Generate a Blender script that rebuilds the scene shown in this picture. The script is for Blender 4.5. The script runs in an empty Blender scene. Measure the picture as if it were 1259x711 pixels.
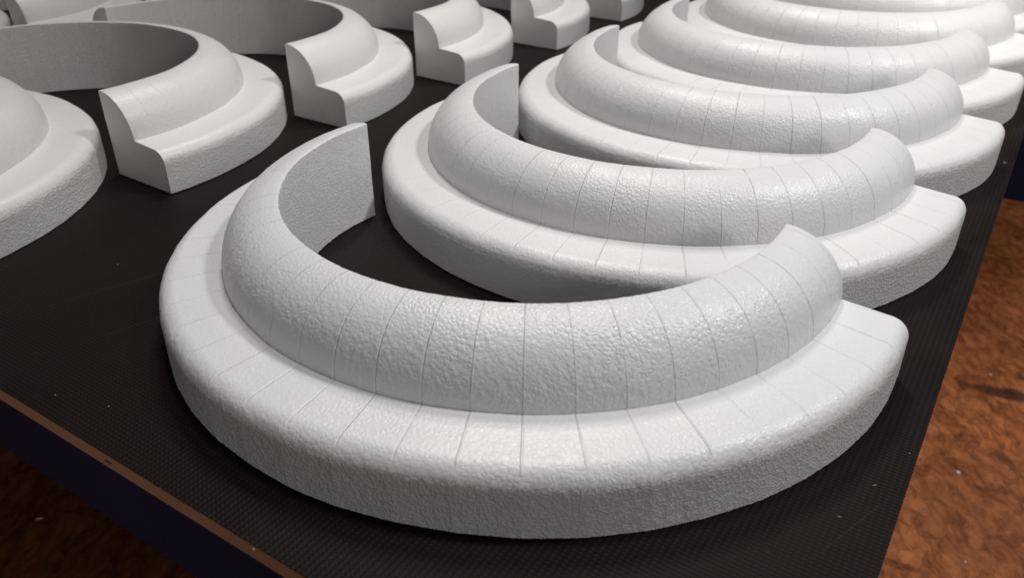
import bpy, math, random
from mathutils import noise, Vector
R = math.radians
sc = bpy.context.scene
col = sc.collection
random.seed(4)

# ---------------------------------------------------------------- materials
class NT:
    def __init__(s, name):
        s.m = bpy.data.materials.new(name); s.m.use_nodes = True
        s.t = s.m.node_tree; s.b = s.t.nodes['Principled BSDF']
    def n(s, kind, **kw):
        nd = s.t.nodes.new(kind)
        for k, v in kw.items(): setattr(nd, k, v)
        return nd
    def put(s, sock, v):
        if isinstance(v, bpy.types.NodeSocket): s.t.links.new(v, sock)
        else: sock.default_value = v
    def math(s, op, a, b=0.0, c=0.0, clamp=False):
        nd = s.n('ShaderNodeMath', operation=op, use_clamp=clamp)
        s.put(nd.inputs[0], a); s.put(nd.inputs[1], b); s.put(nd.inputs[2], c)
        return nd.outputs[0]
    def vmath(s, op, a, b):
        nd = s.n('ShaderNodeVectorMath', operation=op)
        s.put(nd.inputs[0], a); s.put(nd.inputs[1], b)
        return nd.outputs[0]
    def ramp(s, v, lo, hi, a=0.0, b=1.0):
        nd = s.n('ShaderNodeMapRange', interpolation_type='SMOOTHSTEP')
        s.put(nd.inputs[0], v)
        nd.inputs[1].default_value = lo; nd.inputs[2].default_value = hi
        s.put(nd.inputs[3], a); s.put(nd.inputs[4], b)
        return nd.outputs[0]
    def noise(s, vec, scale, detail=3.0, rough=.55):
        nd = s.n('ShaderNodeTexNoise'); s.put(nd.inputs['Vector'], vec)
        nd.inputs['Scale'].default_value = scale; nd.inputs['Detail'].default_value = detail
        nd.inputs['Roughness'].default_value = rough
        return nd.outputs[0]
    def vor(s, vec, scale, feature='F1', out='Distance', rnd=1.0):
        nd = s.n('ShaderNodeTexVoronoi', feature=feature); s.put(nd.inputs['Vector'], vec)
        nd.inputs['Scale'].default_value = scale; nd.inputs['Randomness'].default_value = rnd
        return nd.outputs[out]
    def mix(s, f, a, b):
        nd = s.n('ShaderNodeMix', data_type='RGBA')
        s.put(nd.inputs[0], f); s.put(nd.inputs[6], a); s.put(nd.inputs[7], b)
        return nd.outputs[2]
    def bump(s, h, dist, prev=None, strength=1.0):
        nd = s.n('ShaderNodeBump'); nd.inputs['Strength'].default_value = strength
        nd.inputs['Distance'].default_value = dist; s.put(nd.inputs['Height'], h)
        if prev is not None: s.put(nd.inputs['Normal'], prev)
        return nd.outputs[0]
    def sep(s, v):
        nd = s.n('ShaderNodeSeparateXYZ'); s.put(nd.inputs[0], v); return nd.outputs
    def comb(s, x, y, z):
        nd = s.n('ShaderNodeCombineXYZ')
        for i, q in enumerate((x, y, z)): s.put(nd.inputs[i], q)
        return nd.outputs[0]

SEG = 7.0          # degrees between the facet lines of the cut foam

def foam_material(name, seam_amount, bead=1.0, tint=(.775, .773, .770), drag=.60, spec=.60):
    t = NT(name)
    tc = t.n('ShaderNodeTexCoord').outputs['Object']
    info = t.n('ShaderNodeObjectInfo')
    off = t.n('ShaderNodeVectorMath', operation='SCALE'); t.put(off.inputs[0], info.outputs['Location']); off.inputs['Scale'].default_value = 3.7
    p = t.vmath('ADD', tc, off.outputs[0])
    # warp a little so that the beads are not perfect cells
    uvn = t.n('ShaderNodeUVMap', uv_map='profile'); u, v, _ = t.sep(uvn.outputs[0])
    # v: 0 = vertical cut faces, 1 = moulded top surfaces
    top = t.ramp(v, .20, .60)
    roll = t.ramp(v, .84, .96)                               # 1 on the roll, 0 on the ledge and the cut faces
    d1 = t.vor(p, 450.0)
    edge = t.vor(p, 450.0, 'DISTANCE_TO_EDGE')
    dome = t.math('ADD', t.ramp(d1, .05, .70, .55, 0.0), t.ramp(edge, .0, .26, 0.0, .62))
    groove = t.ramp(edge, .0, .22)
    big = t.noise(p, 38.0, 2.0)
    beadamt = t.math('MULTIPLY', t.ramp(big, .36, .64, .50, 1.0), t.math('MULTIPLY', t.ramp(u, -3.0, 2.5, .55, 1.0), t.ramp(u, 8.0, 11.5, 1.0, .5)))
    beads = t.math('MULTIPLY', t.math('MULTIPLY', dome, .80), t.math('MULTIPLY', beadamt, t.ramp(roll, 0, 1, .62, 1.0)))
    fine = t.noise(p, 620.0, 4.0, .72)
    # hot wire drag lines on vertical faces: stretched along the wall
    px, py, pz = t.sep(p)
    streak = t.noise(t.comb(t.math('MULTIPLY', u, 6.0), t.math('MULTIPLY', pz, 900.0), t.math('MULTIPLY', px, 9.0)), 1.0, 3.0, .6)
    sidebead = t.math('MULTIPLY', t.ramp(edge, .0, .20), -.75)
    side = t.math('ADD', t.math('MULTIPLY', streak, drag), t.math('MULTIPLY', sidebead, .62))
    side = t.math('MULTIPLY', side, 1.45)
    h = t.n('ShaderNodeMix', data_type='FLOAT'); t.put(h.inputs[0], top); t.put(h.inputs[2], side); t.put(h.inputs[3], beads)
    hh = t.math('ADD', h.outputs[0], t.math('MULTIPLY', fine, t.ramp(top, 0, 1, .95, .60)))
    nrm = t.bump(hh, .00022 * bead, None, 1.0)
    # facet lines
    fr = t.math('FRACT', t.math('ADD', u, .5))
    dist = t.math('SUBTRACT', fr, .5)                       # signed, in segments
    idx = t.math('FLOOR', t.math('ADD', u, .5))
    wn = t.n('ShaderNodeTexWhiteNoise', noise_dimensions='1D'); t.put(wn.inputs['W'], t.math('ADD', idx, t.math('MULTIPLY', info.outputs['Random'], 91.0)))
    amt = t.math('MULTIPLY', t.ramp(wn.outputs[0], .0, 1.0, .55, 1.0), seam_amount)
    wob = t.math('MULTIPLY', t.math('SUBTRACT', t.noise(p, 160.0, 2.0),   .5), .006)
    ad = t.math('ABSOLUTE', t.math('ADD', dist, wob))
    line = t.math('SUBTRACT', 1.0, t.ramp(ad, .008, .030))
    fade = t.ramp(t.noise(p, 60.0, 3.0), .30, .55, .45, 1.0)
    line = t.math('MULTIPLY', t.math('MULTIPLY', line, t.ramp(v, .655, .74)), t.math('MULTIPLY', amt, fade))
    lit = t.ramp(u, 1.0, 3.8)                                # one side raised, its highlight painted in pale; other side dark grooves
    nrm = t.bump(t.math('MULTIPLY', line, t.ramp(lit, 0, 1, 1.2, -.6)), .00045, nrm, 1.0)
    spot = t.math('SUBTRACT', 1.0, t.ramp(t.vor(p, 85.0), .035, .07))     # rare tiny scuffs
    spot = t.math('MULTIPLY', spot, t.ramp(t.noise(p, 21.0, 1.0), .62, .7))
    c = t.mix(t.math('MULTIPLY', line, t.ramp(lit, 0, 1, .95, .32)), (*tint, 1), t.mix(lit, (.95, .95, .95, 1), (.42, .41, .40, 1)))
    c = t.mix(t.math('MULTIPLY', t.math('SUBTRACT', 1.0, groove), .05), c, (.55, .54, .53, 1))
    c = t.mix(t.math('MULTIPLY', spot, .5), c, (.30, .29, .28, 1))
    cloud = t.ramp(t.noise(p, 9.0, 3.0), .35, .7)
    c = t.mix(t.math('MULTIPLY', cloud, .22), c, (.70, .70, .70, 1))
    t.put(t.b.inputs['Base Color'], c)
    t.put(t.b.inputs['Roughness'], t.ramp(fine, .3, .7, .27, .46))
    t.b.inputs['Specular IOR Level'].default_value = spec
    t.b.inputs['Subsurface Weight'].default_value = 0.0
    t.b.inputs['Subsurface Radius'].default_value = (.0050, .0044, .0042)
    t.b.inputs['Subsurface Scale'].default_value = 1.0
    t.put(t.b.inputs['Normal'], nrm)
    return t.m

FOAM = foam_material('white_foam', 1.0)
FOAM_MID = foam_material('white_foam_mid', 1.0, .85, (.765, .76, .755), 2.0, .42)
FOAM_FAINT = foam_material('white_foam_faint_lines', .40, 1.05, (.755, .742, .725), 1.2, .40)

def film_material():
    t = NT('black_film')
    tc = t.n('ShaderNodeTexCoord').outputs['Object']
    x, y, z = t.sep(tc)
    k = math.pi / .0021
    # staggered raised dots of the wire-mesh pattern
    a = t.math('SINE', t.math('MULTIPLY', t.math('ADD', x, t.math('MULTIPLY', y, .78)), k))
    b = t.math('SINE', t.math('MULTIPLY', t.math('SUBTRACT', x, t.math('MULTIPLY', y, .78)), k))
    dots = t.math('ADD', t.math('MULTIPLY', t.math('MULTIPLY', a, b), .5), .5)
    wear = t.noise(tc, 7.0, 4.0, .6)
    fine = t.noise(tc, 600.0, 3.0)
    h = t.math('ADD', t.math('MULTIPLY', t.math('POWER', dots, 2.5), t.ramp(wear, .3, .7, .7, 1.0)), t.math('MULTIPLY', fine, .25))
    c = t.mix(t.ramp(wear, .35, .7), (.0055, .0032, .0027, 1), (.0095, .0054, .0043, 1))
    dust = t.math('MULTIPLY', t.ramp(t.noise(tc, 260.0, 2.0), .70, .78), t.ramp(t.noise(tc, 16.0, 2.0), .45, .65))
    c = t.mix(t.math('MULTIPLY', dust, .10), c, (.30, .28, .26, 1))
    c = t.mix(t.math('MULTIPLY', t.ramp(dots, .72, 1.0), t.ramp(wear, .3, .7, .2, .6)), c, (.027, .0175, .0145, 1))     # worn tips
    # long faint scratches
    sc1 = t.noise(t.comb(t.math('MULTIPLY', x, 3.0), t.math('MULTIPLY', t.math('ADD', y, t.math('MULTIPLY', x, .35)), 420.0), 0.0), 1.0, 1.0)
    scr = t.math('MULTIPLY', t.ramp(sc1, .76, .80), t.ramp(t.noise(tc, 6.0, 1.0), .5, .6))
    c = t.mix(t.math('MULTIPLY', scr, .08), c, (.22, .20, .18, 1))
    t.put(t.b.inputs['Base Color'], c)
    t.put(t.b.inputs['Roughness'], t.ramp(wear, .3, .7, .50, .62))
    t.b.inputs['Specular IOR Level'].default_value = .12
    t.put(t.b.inputs['Normal'], t.bump(h, .00024))
    return t.m
FILM = film_material()

def ply_edge_material():
    t = NT('ply_edge')
    tc = t.n('ShaderNodeTexCoord').outputs['Object']
    x, y, z = t.sep(tc)
    zz = t.math('ADD', z, t.math('MULTIPLY', t.noise(tc, 22.0, 2.0), .0004))
    band = t.math('FRACT', t.math('MULTIPLY', zz, 1 / .00164))
    tri = t.ramp(t.math('ABSOLUTE', t.math('SUBTRACT', band, .5)), .18, .46)
    grain = t.noise(t.comb(t.math('MULTIPLY', x, 60.0), t.math('MULTIPLY', y, 60.0), t.math('MULTIPLY', z, 2500.0)), 1.0, 4.0, .6)
    c = t.mix(grain, (.50, .26, .14, 1), (.76, .45, .27, 1))
    c = t.mix(t.math('MULTIPLY', tri, .85), c, (.13, .055, .026, 1))
    t.put(t.b.inputs['Base Color'], c); t.b.inputs['Roughness'].default_value = .7
    t.put(t.b.inputs['Normal'], t.bump(t.math('ADD', grain, t.math('MULTIPLY', tri, -.6)), .00025))
    return t.m
PLY = ply_edge_material()

def blue_material():
    t = NT('navy_blue')
    tc = t.n('ShaderNodeTexCoord').outputs['Object']
    nn = t.noise(tc, 14.0, 4.0)
    t.put(t.b.inputs['Base Color'], t.mix(nn, (.011, .012, .040, 1), (.020, .022, .068, 1)))
    t.b.inputs['Roughness'].default_value = .75; t.b.inputs['Specular IOR Level'].default_value = .2
    t.put(t.b.inputs['Normal'], t.bump(t.noise(tc, 500.0, 3.0), .0003))
    return t.m
BLUE = blue_material()

def chip_material():
    t = NT('chipboard')
    tc = t.n('ShaderNodeTexCoord').outputs['Object']
    wv = t.n('ShaderNodeTexNoise'); t.put(wv.inputs['Vector'], tc); wv.inputs['Scale'].default_value = 20; wv.inputs['Detail'].default_value = 2
    w = t.n('ShaderNodeVectorMath', operation='SCALE'); t.put(w.inputs[0], wv.outputs['Color']); w.inputs['Scale'].default_value = .030
    p = t.vmath('ADD', tc, w.outputs[0])
    def flakes(rot, sx, sy, sca):
        m = t.n('ShaderNodeMapping'); t.put(m.inputs[0], p); m.inputs['Rotation'].default_value = (0, 0, rot); m.inputs['Scale'].default_value = (sx, sy, 1)
        return t.vor(m.outputs[0], sca, 'F1', 'Color'), t.vor(m.outputs[0], sca, 'DISTANCE_TO_EDGE')
    c1, e1 = flakes(.9, 1.0, .5, 62); c2, e2 = flakes(-.45, 1.1, .5, 85)
    v1 = t.sep(c1)[0]; v2 = t.sep(c2)[1]
    iso = t.n('ShaderNodeMapping'); t.put(iso.inputs[0], p); iso.inputs['Rotation'].default_value = (0, 0, .35); iso.inputs['Scale'].default_value = (1.35, .62, 1)
    n1 = t.noise(iso.outputs[0], 72.0, 5.0, .72); n2 = t.noise(tc, 3.0, 3.0)
    val = t.math('ADD', t.math('ADD', t.math('MULTIPLY', v1, .15), t.math('MULTIPLY', v2, .17)), t.math('MULTIPLY', n1, .88))
    cr = t.n('ShaderNodeValToRGB'); t.put(cr.inputs[0], val); e = cr.color_ramp.elements
    e[0].position = .30; e[0].color = (.055, .017, .006, 1); e[1].position = .80; e[1].color = (.50, .18, .070, 1)
    q = e.new(.45); q.color = (.20, .058, .017, 1); q = e.new(.60); q.color = (.34, .108, .034, 1)
    c = cr.outputs[0]
    gap = t.math('SUBTRACT', 1.0, t.ramp(t.math('MINIMUM', e1, t.math('MULTIPLY', e2, 1.5)), .0, .05))
    c = t.mix(t.math('MULTIPLY', gap, .35), c, (.05, .017, .008, 1))
    c = t.mix(t.ramp(n2, .40, .72, 0, .55), c, (.085, .028, .011, 1))
    # one old dark smear on the sheet
    s = t.n('ShaderNodeMapping', vector_type='POINT'); t.put(s.inputs[0], t.vmath('SUBTRACT', p, (SMEAR[0], SMEAR[1], 0.0))); s.inputs['Rotation'].default_value = (0, 0, R(24))
    sx, sy, _ = t.sep(s.outputs[0])
    ex = t.math('POWER', t.math('ABSOLUTE', t.math('DIVIDE', sx, .075)), 2.0); ey = t.math('POWER', t.math('ABSOLUTE', t.math('DIVIDE', sy, .017)), 2.0)
    sm = t.math('SUBTRACT', 1.0, t.ramp(t.math('ADD', t.math('ADD', ex, ey), t.math('MULTIPLY', n1, .8)), .6, 1.7))
    c = t.mix(t.math('MULTIPLY', sm, .80), c, (.016, .010, .008, 1))
    t.put(t.b.inputs['Base Color'], c); t.b.inputs['Roughness'].default_value = .72
    t.b.inputs['Specular IOR Level'].default_value = .25
    t.put(t.b.inputs['Normal'], t.bump(t.math('ADD', val, t.math('MULTIPLY', gap, -.3)), .00015))
    return t.m

CRUMB = NT('foam_crumb_white'); CRUMB.b.inputs['Base Color'].default_value = (.34, .32, .30, 1); CRUMB.b.inputs['Roughness'].default_value = .7; CRUMB = CRUMB.m
CRUMB_PALE = NT('pale_crumb'); CRUMB_PALE.b.inputs['Base Color'].default_value = (.80, .74, .68, 1); CRUMB_PALE = CRUMB_PALE.m
NOTCH = NT('dark_gap'); NOTCH.b.inputs['Base Color'].default_value = (.01, .008, .007, 1); NOTCH = NOTCH.m

# ---------------------------------------------------------------- helpers
def mesh_obj(name, verts, faces, mat, parent=None, smooth=False):
    me = bpy.data.meshes.new(name); me.from_pydata(verts, [], faces); me.update()
    me.materials.append(mat)
    if smooth:
        me.polygons.foreach_set('use_smooth', [True] * len(me.polygons))
    o = bpy.data.objects.new(name, me); col.objects.link(o); o.parent = parent
    return o
def tag(o, label=None, cat=None, group=None, kind=None):
    if label: o['label'] = label
    if cat: o['category'] = cat
    if group: o['group'] = group
    if kind: o['kind'] = kind
def box(x0, x1, y0, y1, z0, z1):
    v = [(x0,y0,z0),(x1,y0,z0),(x1,y1,z0),(x0,y1,z0),(x0,y0,z1),(x1,y0,z1),(x1,y1,z1),(x0,y1,z1)]
    f = [(0,3,2,1),(4,5,6,7),(0,1,5,4),(1,2,6,5),(2,3,7,6),(3,0,4,7)]
    return v, f

# ---------------------------------------------------------------- moulding
Ri, Rm, Ro, H, H1, RF, DC = .1350, .1675, .2000, .0644, .0326, .0100, .0146
DROP = .0016            # the ledge falls very slightly outwards
def lerp(a, b, n): return [a + (b - a) * i / n for i in range(n + 1)]

def ring_part(name, prof, mat, parent, nphi, cap_poly, phase, seed):
    """prof: list of (r, z, v, hard) points; swept as a half ring around local +X, cut by the plane x = -DC"""
    verts, faces, uvs = [], [], []
    def half(r): return math.pi / 2 + math.asin(DC / r)
    sg = R(SEG)
    def point(r, z, t, w):
        ph = t * half(r)
        q = (ph / sg - phase) % 1.0 - .5
        flat = (math.cos(sg / 2) / math.cos(q * sg)) - 1.0     # chord of each 7 degree facet
        kf = .60 if w > 1 else .38
        rr = r * (1 + flat * kf)
        x, y = rr * math.cos(ph), rr * math.sin(ph)
        nz = noise.noise(Vector((x * 22 + seed, y * 22, z * 22))) * .00045 + noise.noise(Vector((x * 430, y * 430 + seed, z * 430))) * .00022
        cx, cy = math.cos(ph), math.sin(ph)
        x += cx * nz; y += cy * nz
        if 0 < z: z = z + noise.noise(Vector((x * 30, y * 30, seed + 5))) * .0004 * (1 if z > .02 else z / .02)
        return (x, y, z), ph / sg - phase
    rows = []
    for i in range(nphi + 1):
        t = -1 + 2 * i / nphi
        row = []
        for (r, z, v, w) in prof:
            P, u = point(r, z, t, w)
            if i in (0, nphi):
                P = (-DC, P[1], P[2])
            row.append(len(verts)); verts.append(P); uvs.append((u, v))
        rows.append(row)
    np_ = len(prof)
    for i in range(nphi):
        for j in range(np_ - 1):
            faces.append((rows[i][j], rows[i + 1][j], rows[i + 1][j + 1], rows[i][j + 1]))
    nside = len(faces)
    # end faces: own vertices so that the cut edge stays crisp
    for row, flip in ((rows[0], False), (rows[-1], True)):
        base = len(verts)
        for k in cap_poly(row):
            verts.append(verts[k] if isinstance(k, int) else k); uvs.append((.5, .0))
        n = len(verts) - base
        ring = list(range(base, base + n))
        faces.append(tuple(ring if flip else ring[::-1]))
    me = bpy.data.meshes.new(name); me.from_pydata(verts, [], faces); me.update()
    uvl = me.uv_layers.new(name='profile')
    for pl in me.polygons:
        for li in pl.loop_indices: uvl.data[li].uv = uvs[me.loops[li].vertex_index]
        pl.use_smooth = pl.index < nside
    me.materials.append(mat)
    o = bpy.data.objects.new(name, me); col.objects.link(o); o.parent = parent
    return o

def make_half_ring(mat, nphi, phase, seed, k=1.0):
    root = bpy.data.objects.new('foam_half_ring', None); col.objects.link(root)
    root.empty_display_size = .05
    # roll: inner wall, crisp inner arris, quarter-round down to the ledge
    n1, n2 = max(4, int(14 * k)), max(10, int(46 * k))
    roll = [(Ri, z, 0.0, 0) for z in lerp(H1, H - .0012, n1)]
    rr = .0009
    roll += [(Ri + rr * (1 - math.cos(a)), H - .0012 + rr * math.sin(a), .3 + .7 * a / (math.pi / 2), 0) for a in lerp(R(15), R(90), 5)]
    Rq = Rm - Ri - rr; Zq = H - .0003 - H1
    roll += [(Ri + rr + Rq * math.sin(a), H1 + Zq * math.cos(a), 1.0, 1) for a in lerp(R(3), R(90), n2)]
    def cap_roll(row):
        return row
    ring_part('raised_roll', roll, mat, root, nphi, cap_roll, phase, seed)
    # ledge: outer wall, rounded arris, flat ledge (starts at the roll), plus the lower inner wall
    ledge = [(Ri, z, 0.0, 0) for z in lerp(0.0, H1, max(3, int(8 * k)))]
    inner = len(ledge)
    led = [(r, H1 - DROP * (r - Rm) / (Ro - RF - Rm), .75, 1) for r in lerp(Rm, Ro - RF, max(6, int(20 * k)))]
    zc = H1 - DROP - RF
    led += [(Ro - RF + RF * math.sin(a), zc + RF * math.cos(a), .75 if a < R(22) else (.75 - .15 * (a - R(22)) / R(38) if a < R(60) else .60 - .60 * (a - R(60)) / R(30)), 1 if a < R(50) else 2) for a in lerp(R(4), R(90), 14)]
    led += [(Ro, z, 0.0, 2) for z in lerp(zc, 0.0, max(5, int(16 * k)))[1:]]
    inn = ring_part('tmp_in', ledge, mat, root, nphi, lambda row: row[:3], phase, seed)
    out = ring_part('base_ledge', led, mat, root, nphi,
                    lambda row: row + [], phase, seed)
    # merge the lower inner wall into the ledge mesh; rebuild its end faces as one polygon
    merge_ledge(inn, out, nphi)
    return root

def merge_ledge(inn, out, nphi):
    vi = [v.co.copy() for v in inn.data.vertices]; vo = [v.co.copy() for v in out.data.vertices]
    ui = inn.data.uv_layers['profile'].data; uo = out.data.uv_layers['profile'].data
    F, U, S = [], [], []
    for pl in out.data.polygons:
        if len(pl.vertices) == 4: F.append(tuple(pl.vertices)); U.append([tuple(uo[l].uv) for l in pl.loop_indices]); S.append(True)
    for pl in inn.data.polygons:
        if len(pl.vertices) == 4: F.append(tuple(v + len(vo) for v in pl.vertices)); U.append([tuple(ui[l].uv) for l in pl.loop_indices]); S.append(True)
    V = vo + vi
    no = [pl for pl in out.data.polygons if len(pl.vertices) > 4]
    npi = sum(1 for pl in inn.data.polygons if len(pl.vertices) == 4) // nphi + 1
    for e, pl in enumerate(no):
        oc = [vo[v] for v in pl.vertices]
        oc = sorted(range(len(oc)), key=lambda q: pl.vertices[q])           # profile order: crease -> bottom
        oc = [vo[sorted(pl.vertices)[q]] for q in range(len(oc))]
        st = 0 if e == 0 else nphi * npi
        ic = [vi[st + q] for q in range(npi)]                                # bottom -> H1
        ring = oc + ic
        b = len(V); V += ring; idx = list(range(b, b + len(ring)))
        n = ring[0] - ring[len(oc) - 1]
        # orientation: normal must point to local -X
        a = sum(((ring[q].y * ring[(q + 1) % len(ring)].z - ring[(q + 1) % len(ring)].y * ring[q].z) for q in range(len(ring))))
        if a > 0: idx = idx[::-1]
        F.append(tuple(idx)); U.append([(.5, 0.0)] * len(idx)); S.append(False)
    me = bpy.data.meshes.new('base_ledge'); me.from_pydata([tuple(v) for v in V], [], F); me.update()
    uvl = me.uv_layers.new(name='profile')
    for pl, uu, s in zip(me.polygons, U, S):
        for li, q in zip(pl.loop_indices, uu): uvl.data[li].uv = q
        pl.use_smooth = s
    me.materials.append(out.data.materials[0])
    old = out.data; out.data = me
    bpy.data.meshes.remove(old); m2 = inn.data; bpy.data.objects.remove(inn); bpy.data.meshes.remove(m2)

def copy_tree(o, parent=None):
    c = o.copy(); col.objects.link(c); c.parent = parent
    for ch in list(o.children): copy_tree(ch, c)
    return c

TH = R(56.8)
UX, UY = math.cos(TH), math.sin(TH)
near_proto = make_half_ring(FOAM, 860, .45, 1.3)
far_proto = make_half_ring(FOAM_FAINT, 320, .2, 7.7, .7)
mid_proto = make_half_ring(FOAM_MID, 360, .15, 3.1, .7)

GR = 'white half rings in the right-hand row opening away from the camera'
GL = 'white half rings in the left-hand row with their cut ends towards the camera'
GM = 'white half rings in the third row at the top left corner'
rings = [
 # x, y, opening angle, proto, label, group
 (.0113, .4164, 56.5, near_proto, 'nearest and largest white foam half ring, at the front of the right-hand row', GR),
 (.1078, .5597, 55.6, mid_proto, 'second white foam half ring of the right-hand row, just behind the nearest', GR),
 (.2047, .6995, 56.5, mid_proto, 'third white foam half ring of the right-hand row from the front', GR),
 (.2963, .8396, 55.5, mid_proto, 'fourth white foam half ring of the right-hand row from the front', GR),
 (.3951, .9808, 55.6, mid_proto, 'fifth white foam half ring of the right-hand row from the front', GR),
 (.4900, 1.1215, 56.0, mid_proto, 'sixth white foam half ring of the right-hand row, farthest, cut by the top edge', GR),
 (-.4973, .5151, -124.4, far_proto, 'white half ring at the left picture edge with only its rounded right side showing', GL),
 (-.3971, .6670, -125.7, far_proto, 'white half ring at the left with its whole stepped cut end facing the camera', GL),
 (-.2989, .8040, -124.4, far_proto, 'white half ring whose cut end stands just left of the nearest ring\'s back tip', GL),
 (-.1988, .9398, -126.4, far_proto, 'white half ring at top centre, its cut end top just inside the picture', GL),
 (-.1005, 1.0862, -126.2, far_proto, 'white half ring at top centre with its roll cut off by the upper edge', GL),
 (-.0107, 1.2363, -125.0, far_proto, 'white half ring at top centre, only the base of its cut end showing', GL),
 (.0880, 1.3780, -125.0, far_proto, 'farthest white half ring of the left-hand row, barely showing at the top edge', GL),
 (-.6752, 1.0499, -124.4, far_proto, 'white half ring in the top left corner, dark cut end and pale roll', GM),
 (-.7760, .9090, -124.4, far_proto, 'sliver of a white half ring at the left edge, behind the grey inner wall', GM),
 (-.5780, 1.1920, -124.4, far_proto, 'white half ring behind the top left corner one, cut by the top edge', GM),
]
used = set()
for (x, y, th, proto, label, group) in rings:
    if proto.name in used: o = copy_tree(proto)
    else: o = proto; used.add(proto.name)
    o.location = (x, y, .0006); o.rotation_euler = (0, 0, R(th) + math.pi)
    tag(o, label, 'foam ring', group)

# ---------------------------------------------------------------- board, base, floor
ZF = -.50; ZB = -.050; TK = .0088
U0, U1, V0, V1 = .1265, 1.62, 0.0, 1.75
board = bpy.data.objects.new('plywood_board', None); col.objects.link(board); board.rotation_euler = (0, 0, TH)
tag(board, 'large black film-faced plywood board with brown layered edge, carrying all the white rings', 'board')
v, f = box(U0, U1, V0, V1, -.0006, 0.0)
mesh_obj('black_film_face', v, f, FILM, board)
# layered edge with slightly ragged film line
v, f = box(U0 + .0002, U1, V0 + .0002, V1, -TK, -.0006)
core = mesh_obj('layered_edge', v, f, PLY, board)
# the table the board lies on: navy apron panels around, legs well inside
table = bpy.data.objects.new('work_table', None); col.objects.link(table); table.rotation_euler = (0, 0, TH)
tag(table, 'dark navy blue table under the black plywood board, its apron showing below the brown edge', 'table')
v, f = box(U0 + .0012, U1 - .02, .012, V1 - .02, ZB, -TK)
mesh_obj('apron', v, f, BLUE, table)
for (a, b) in ((.55, .35), (1.35, .35), (.55, 1.4), (1.35, 1.4)):
    v, f = box(a - .03, a + .03, b - .03, b + .03, ZF, ZB); mesh_obj('leg', v, f, BLUE, table)
v, f = box(1.995, 2.7, -1.3, .12, ZF, -.10)
blk = mesh_obj('blue_block', v, f, BLUE); blk.rotation_euler = (0, 0, TH)
tag(blk, 'very dark blue block standing on the orange chipboard floor at the right picture edge', 'block')

# camera constants (solved from the photograph)
CH, PITCH, FOC, W0, H0 = .2340, .52542, 1001.8, 1259, 711
def on_plane(px, py, z):
    X = (px - W0 / 2) / FOC; U = (H0 / 2 - py) / FOC
    d = (X, math.cos(PITCH) + U * math.sin(PITCH), -math.sin(PITCH) + U * math.cos(PITCH))
    t = (z - CH) / d[2]; return d[0] * t, d[1] * t
SMEAR = on_plane(1252, 480, ZF)
CHIP = chip_material()
n = 3
me_v = [(-n, -n, ZF), (n, -n, ZF), (n, n, ZF), (-n, n, ZF)]
fl = mesh_obj('floor', me_v, [(0, 1, 2, 3)], CHIP); tag(fl, kind='structure')

# dark slit in the layered edge
sx, sy = on_plane(130, 568, -.004)
uu = sx * UX + sy * UY; vv = -sx * UY + sy * UX
v, f = box(U0 - .0001, U0 + .0008, vv - .0022, vv + .0022, -.0052, -.0046)
mesh_obj('slit', v, f, NOTCH, board)

# crumbs of foam and wood
crumbs = [ # px, py, z, length, width, label
 (1177, 583, ZF, 0.0075, 0.0055, 'white foam crumb on the orange chipboard at the lower right'),
 (1186, 692, ZF, 0.0032, 0.0030, 'tiny pale crumb on the orange chipboard at the bottom edge of the picture'),
 (1218, 461, ZF, 0.0050, 0.0020, 'pale sliver on the orange chipboard just above the black smear'),
 (48, 639, ZF, 0.0100, 0.0022, 'pale sliver on the dark floor below the navy table apron'),
 (134, 501, 0, .0016, .0007, 'small grey fleck on the black board nearest its lower left edge'),
 (68, 487, 0, .0013, .0006, 'small grey fleck on the black board near the left picture edge'),
 (312, 677, 0, .0011, .0009, 'whitish crumb on the rim of the brown layered edge near the bottom'),
 (1075, 598, 0, .0026, .0004, 'thin pale fibre on the black board right of the nearest ring'),
 (1032, 637, 0, .0026, .0004, 'faint pale fibre on the black board below the nearest ring'),
 (1235, 201, 0, .0024, .0010, 'white fleck on the black board near the right picture edge'),
 (1118, 559, 0, .0012, .0006, 'pale chip at the right edge of the black board'),
 (145, 326, 0, .0016, .0005, 'faint fleck on the black board between the left ring and the nearest ring'),
]
for i, (px, py, z, L, Wd, lab) in enumerate(crumbs):
    x, y = on_plane(px, py, z)
    rnd = random.Random(i + 3)
    v = []; nn = 7
    for lev, s, zz in ((0, 1.0, 0.0), (1, .8, .5), (2, .35, .9)):
        for k in range(nn):
            a = 2 * math.pi * k / nn; q = s * rnd.uniform(.7, 1.15)
            v.append((math.cos(a) * L / 2 * q, math.sin(a) * Wd / 2 * q, zz * Wd * .8))
    f = []
    for l in (0, 1):
        for k in range(nn):
            a, b = l * nn + k, l * nn + (k + 1) % nn; f.append((a, b, b + nn, a + nn))
    f.append(tuple(range(2 * nn, 3 * nn))); f.append(tuple(range(nn))[::-1])
    o = mesh_obj('crumb', v, f, CRUMB_PALE if z < 0 else CRUMB); o.location = (x, y, z + .0003); o.rotation_euler = (0, 0, rnd.uniform(-.5, .6))
    tag(o, lab, 'crumb', 'crumbs and flecks lying about')

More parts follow.
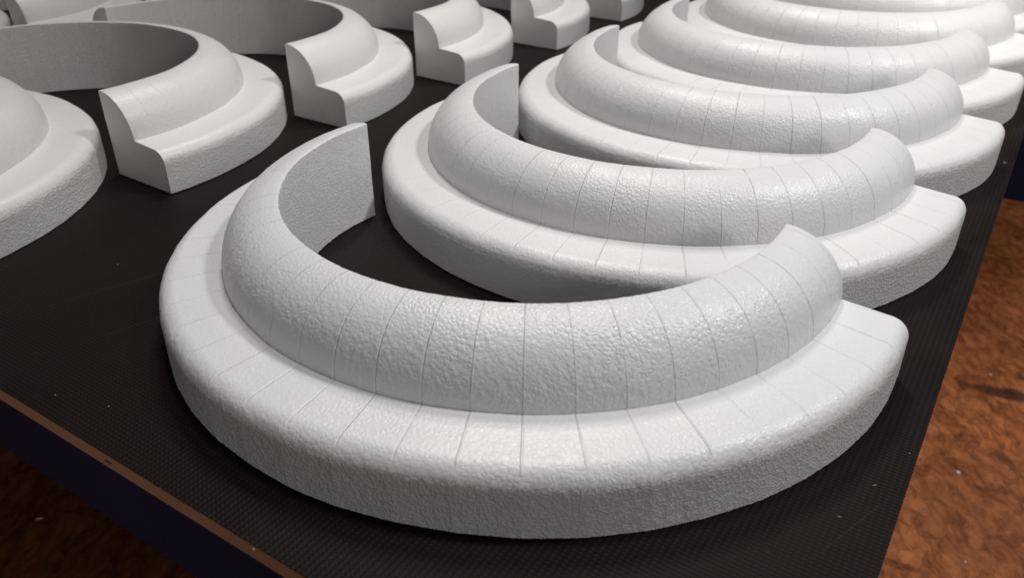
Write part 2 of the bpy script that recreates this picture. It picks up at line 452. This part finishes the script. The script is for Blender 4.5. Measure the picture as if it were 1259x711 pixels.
# ---------------------------------------------------------------- light
def aim(o, tgt):
    d = Vector(tgt) - o.location; o.rotation_euler = d.to_track_quat('-Z', 'Y').to_euler()
def polar(az, el, d, c=(.1, .6, 0)):
    return (c[0] + d * math.cos(R(el)) * math.cos(R(az)), c[1] + d * math.cos(R(el)) * math.sin(R(az)), c[2] + d * math.sin(R(el)))
def spot(name, loc, tgt, power, size, angle, blend, colr):
    l = bpy.data.lights.new(name, 'SPOT'); l.energy = power; l.shadow_soft_size = size; l.spot_size = R(angle); l.spot_blend = blend; l.color = colr
    o = bpy.data.objects.new(name, l); col.objects.link(o); o.location = loc; aim(o, tgt); return o
def area(name, loc, tgt, power, sx, sy, colr):
    l = bpy.data.lights.new(name, 'AREA'); l.shape = 'RECTANGLE'; l.size = sx; l.size_y = sy; l.energy = power; l.color = colr
    o = bpy.data.objects.new(name, l); col.objects.link(o); o.location = loc; aim(o, tgt); return o
spot('key_lamp', polar(-9, 56, 2.2), (.30, .62, 0), 101, .11, 40, 1.0, (.99, .988, .995))
spot('back_lamp', polar(90, 60, 2.3), (.22, .70, 0), 38, .09, 40, 1.0, (1.0, .94, .89))
area('far_lamp', polar(90, 68, 2.2, (0, .6, 0)), (.0, .6, 0), 11.5, .3, .3, (1.0, .95, .91))
area('overhead_lamp', polar(0, 89, 2.2, (0, .6, 0)), (.1, .6, 0), 13, .3, .3, (.99, .985, 1.0))
area('front_lamp', polar(-60, 22, 2.2, (0, .6, 0)), (0, .6, 0), 6.3, .35, .35, (1.0, .95, .92))
spot('corner_fill', polar(-122, 16, 1.5, (-.22, .27, 0)), (-.22, .25, -.02), 8, .08, 15, 1.0, (1.0, .96, .95))  # added fill, brightens the plywood edge and apron at the front left
spot('floor_fill', (1.2, .6, 1.3), (.70, .98, ZF), 58, .2, 42, 1.0, (1.0, .93, .86))  # added fill aimed at the chipboard right of the table
w = bpy.data.worlds.new('World'); sc.world = w; w.use_nodes = True
w.node_tree.nodes['Background'].inputs[0].default_value = (.95, .97, 1.0, 1); w.node_tree.nodes['Background'].inputs[1].default_value = .004

# ---------------------------------------------------------------- camera
cam = bpy.data.cameras.new('camera'); co = bpy.data.objects.new('camera', cam); col.objects.link(co)
co.location = (0, 0, CH); co.rotation_euler = (math.pi / 2 - PITCH, 0, 0)
cam.sensor_width = 36; cam.lens = 36 * FOC / W0; cam.clip_start = .01; cam.clip_end = 50
cam.dof.use_dof = True; cam.dof.focus_distance = .42; cam.dof.aperture_fstop = 14
sc.camera = co
sc.view_settings.view_transform = 'Standard'; sc.view_settings.look = 'None'; sc.view_settings.exposure = 0; sc.view_settings.gamma = 1
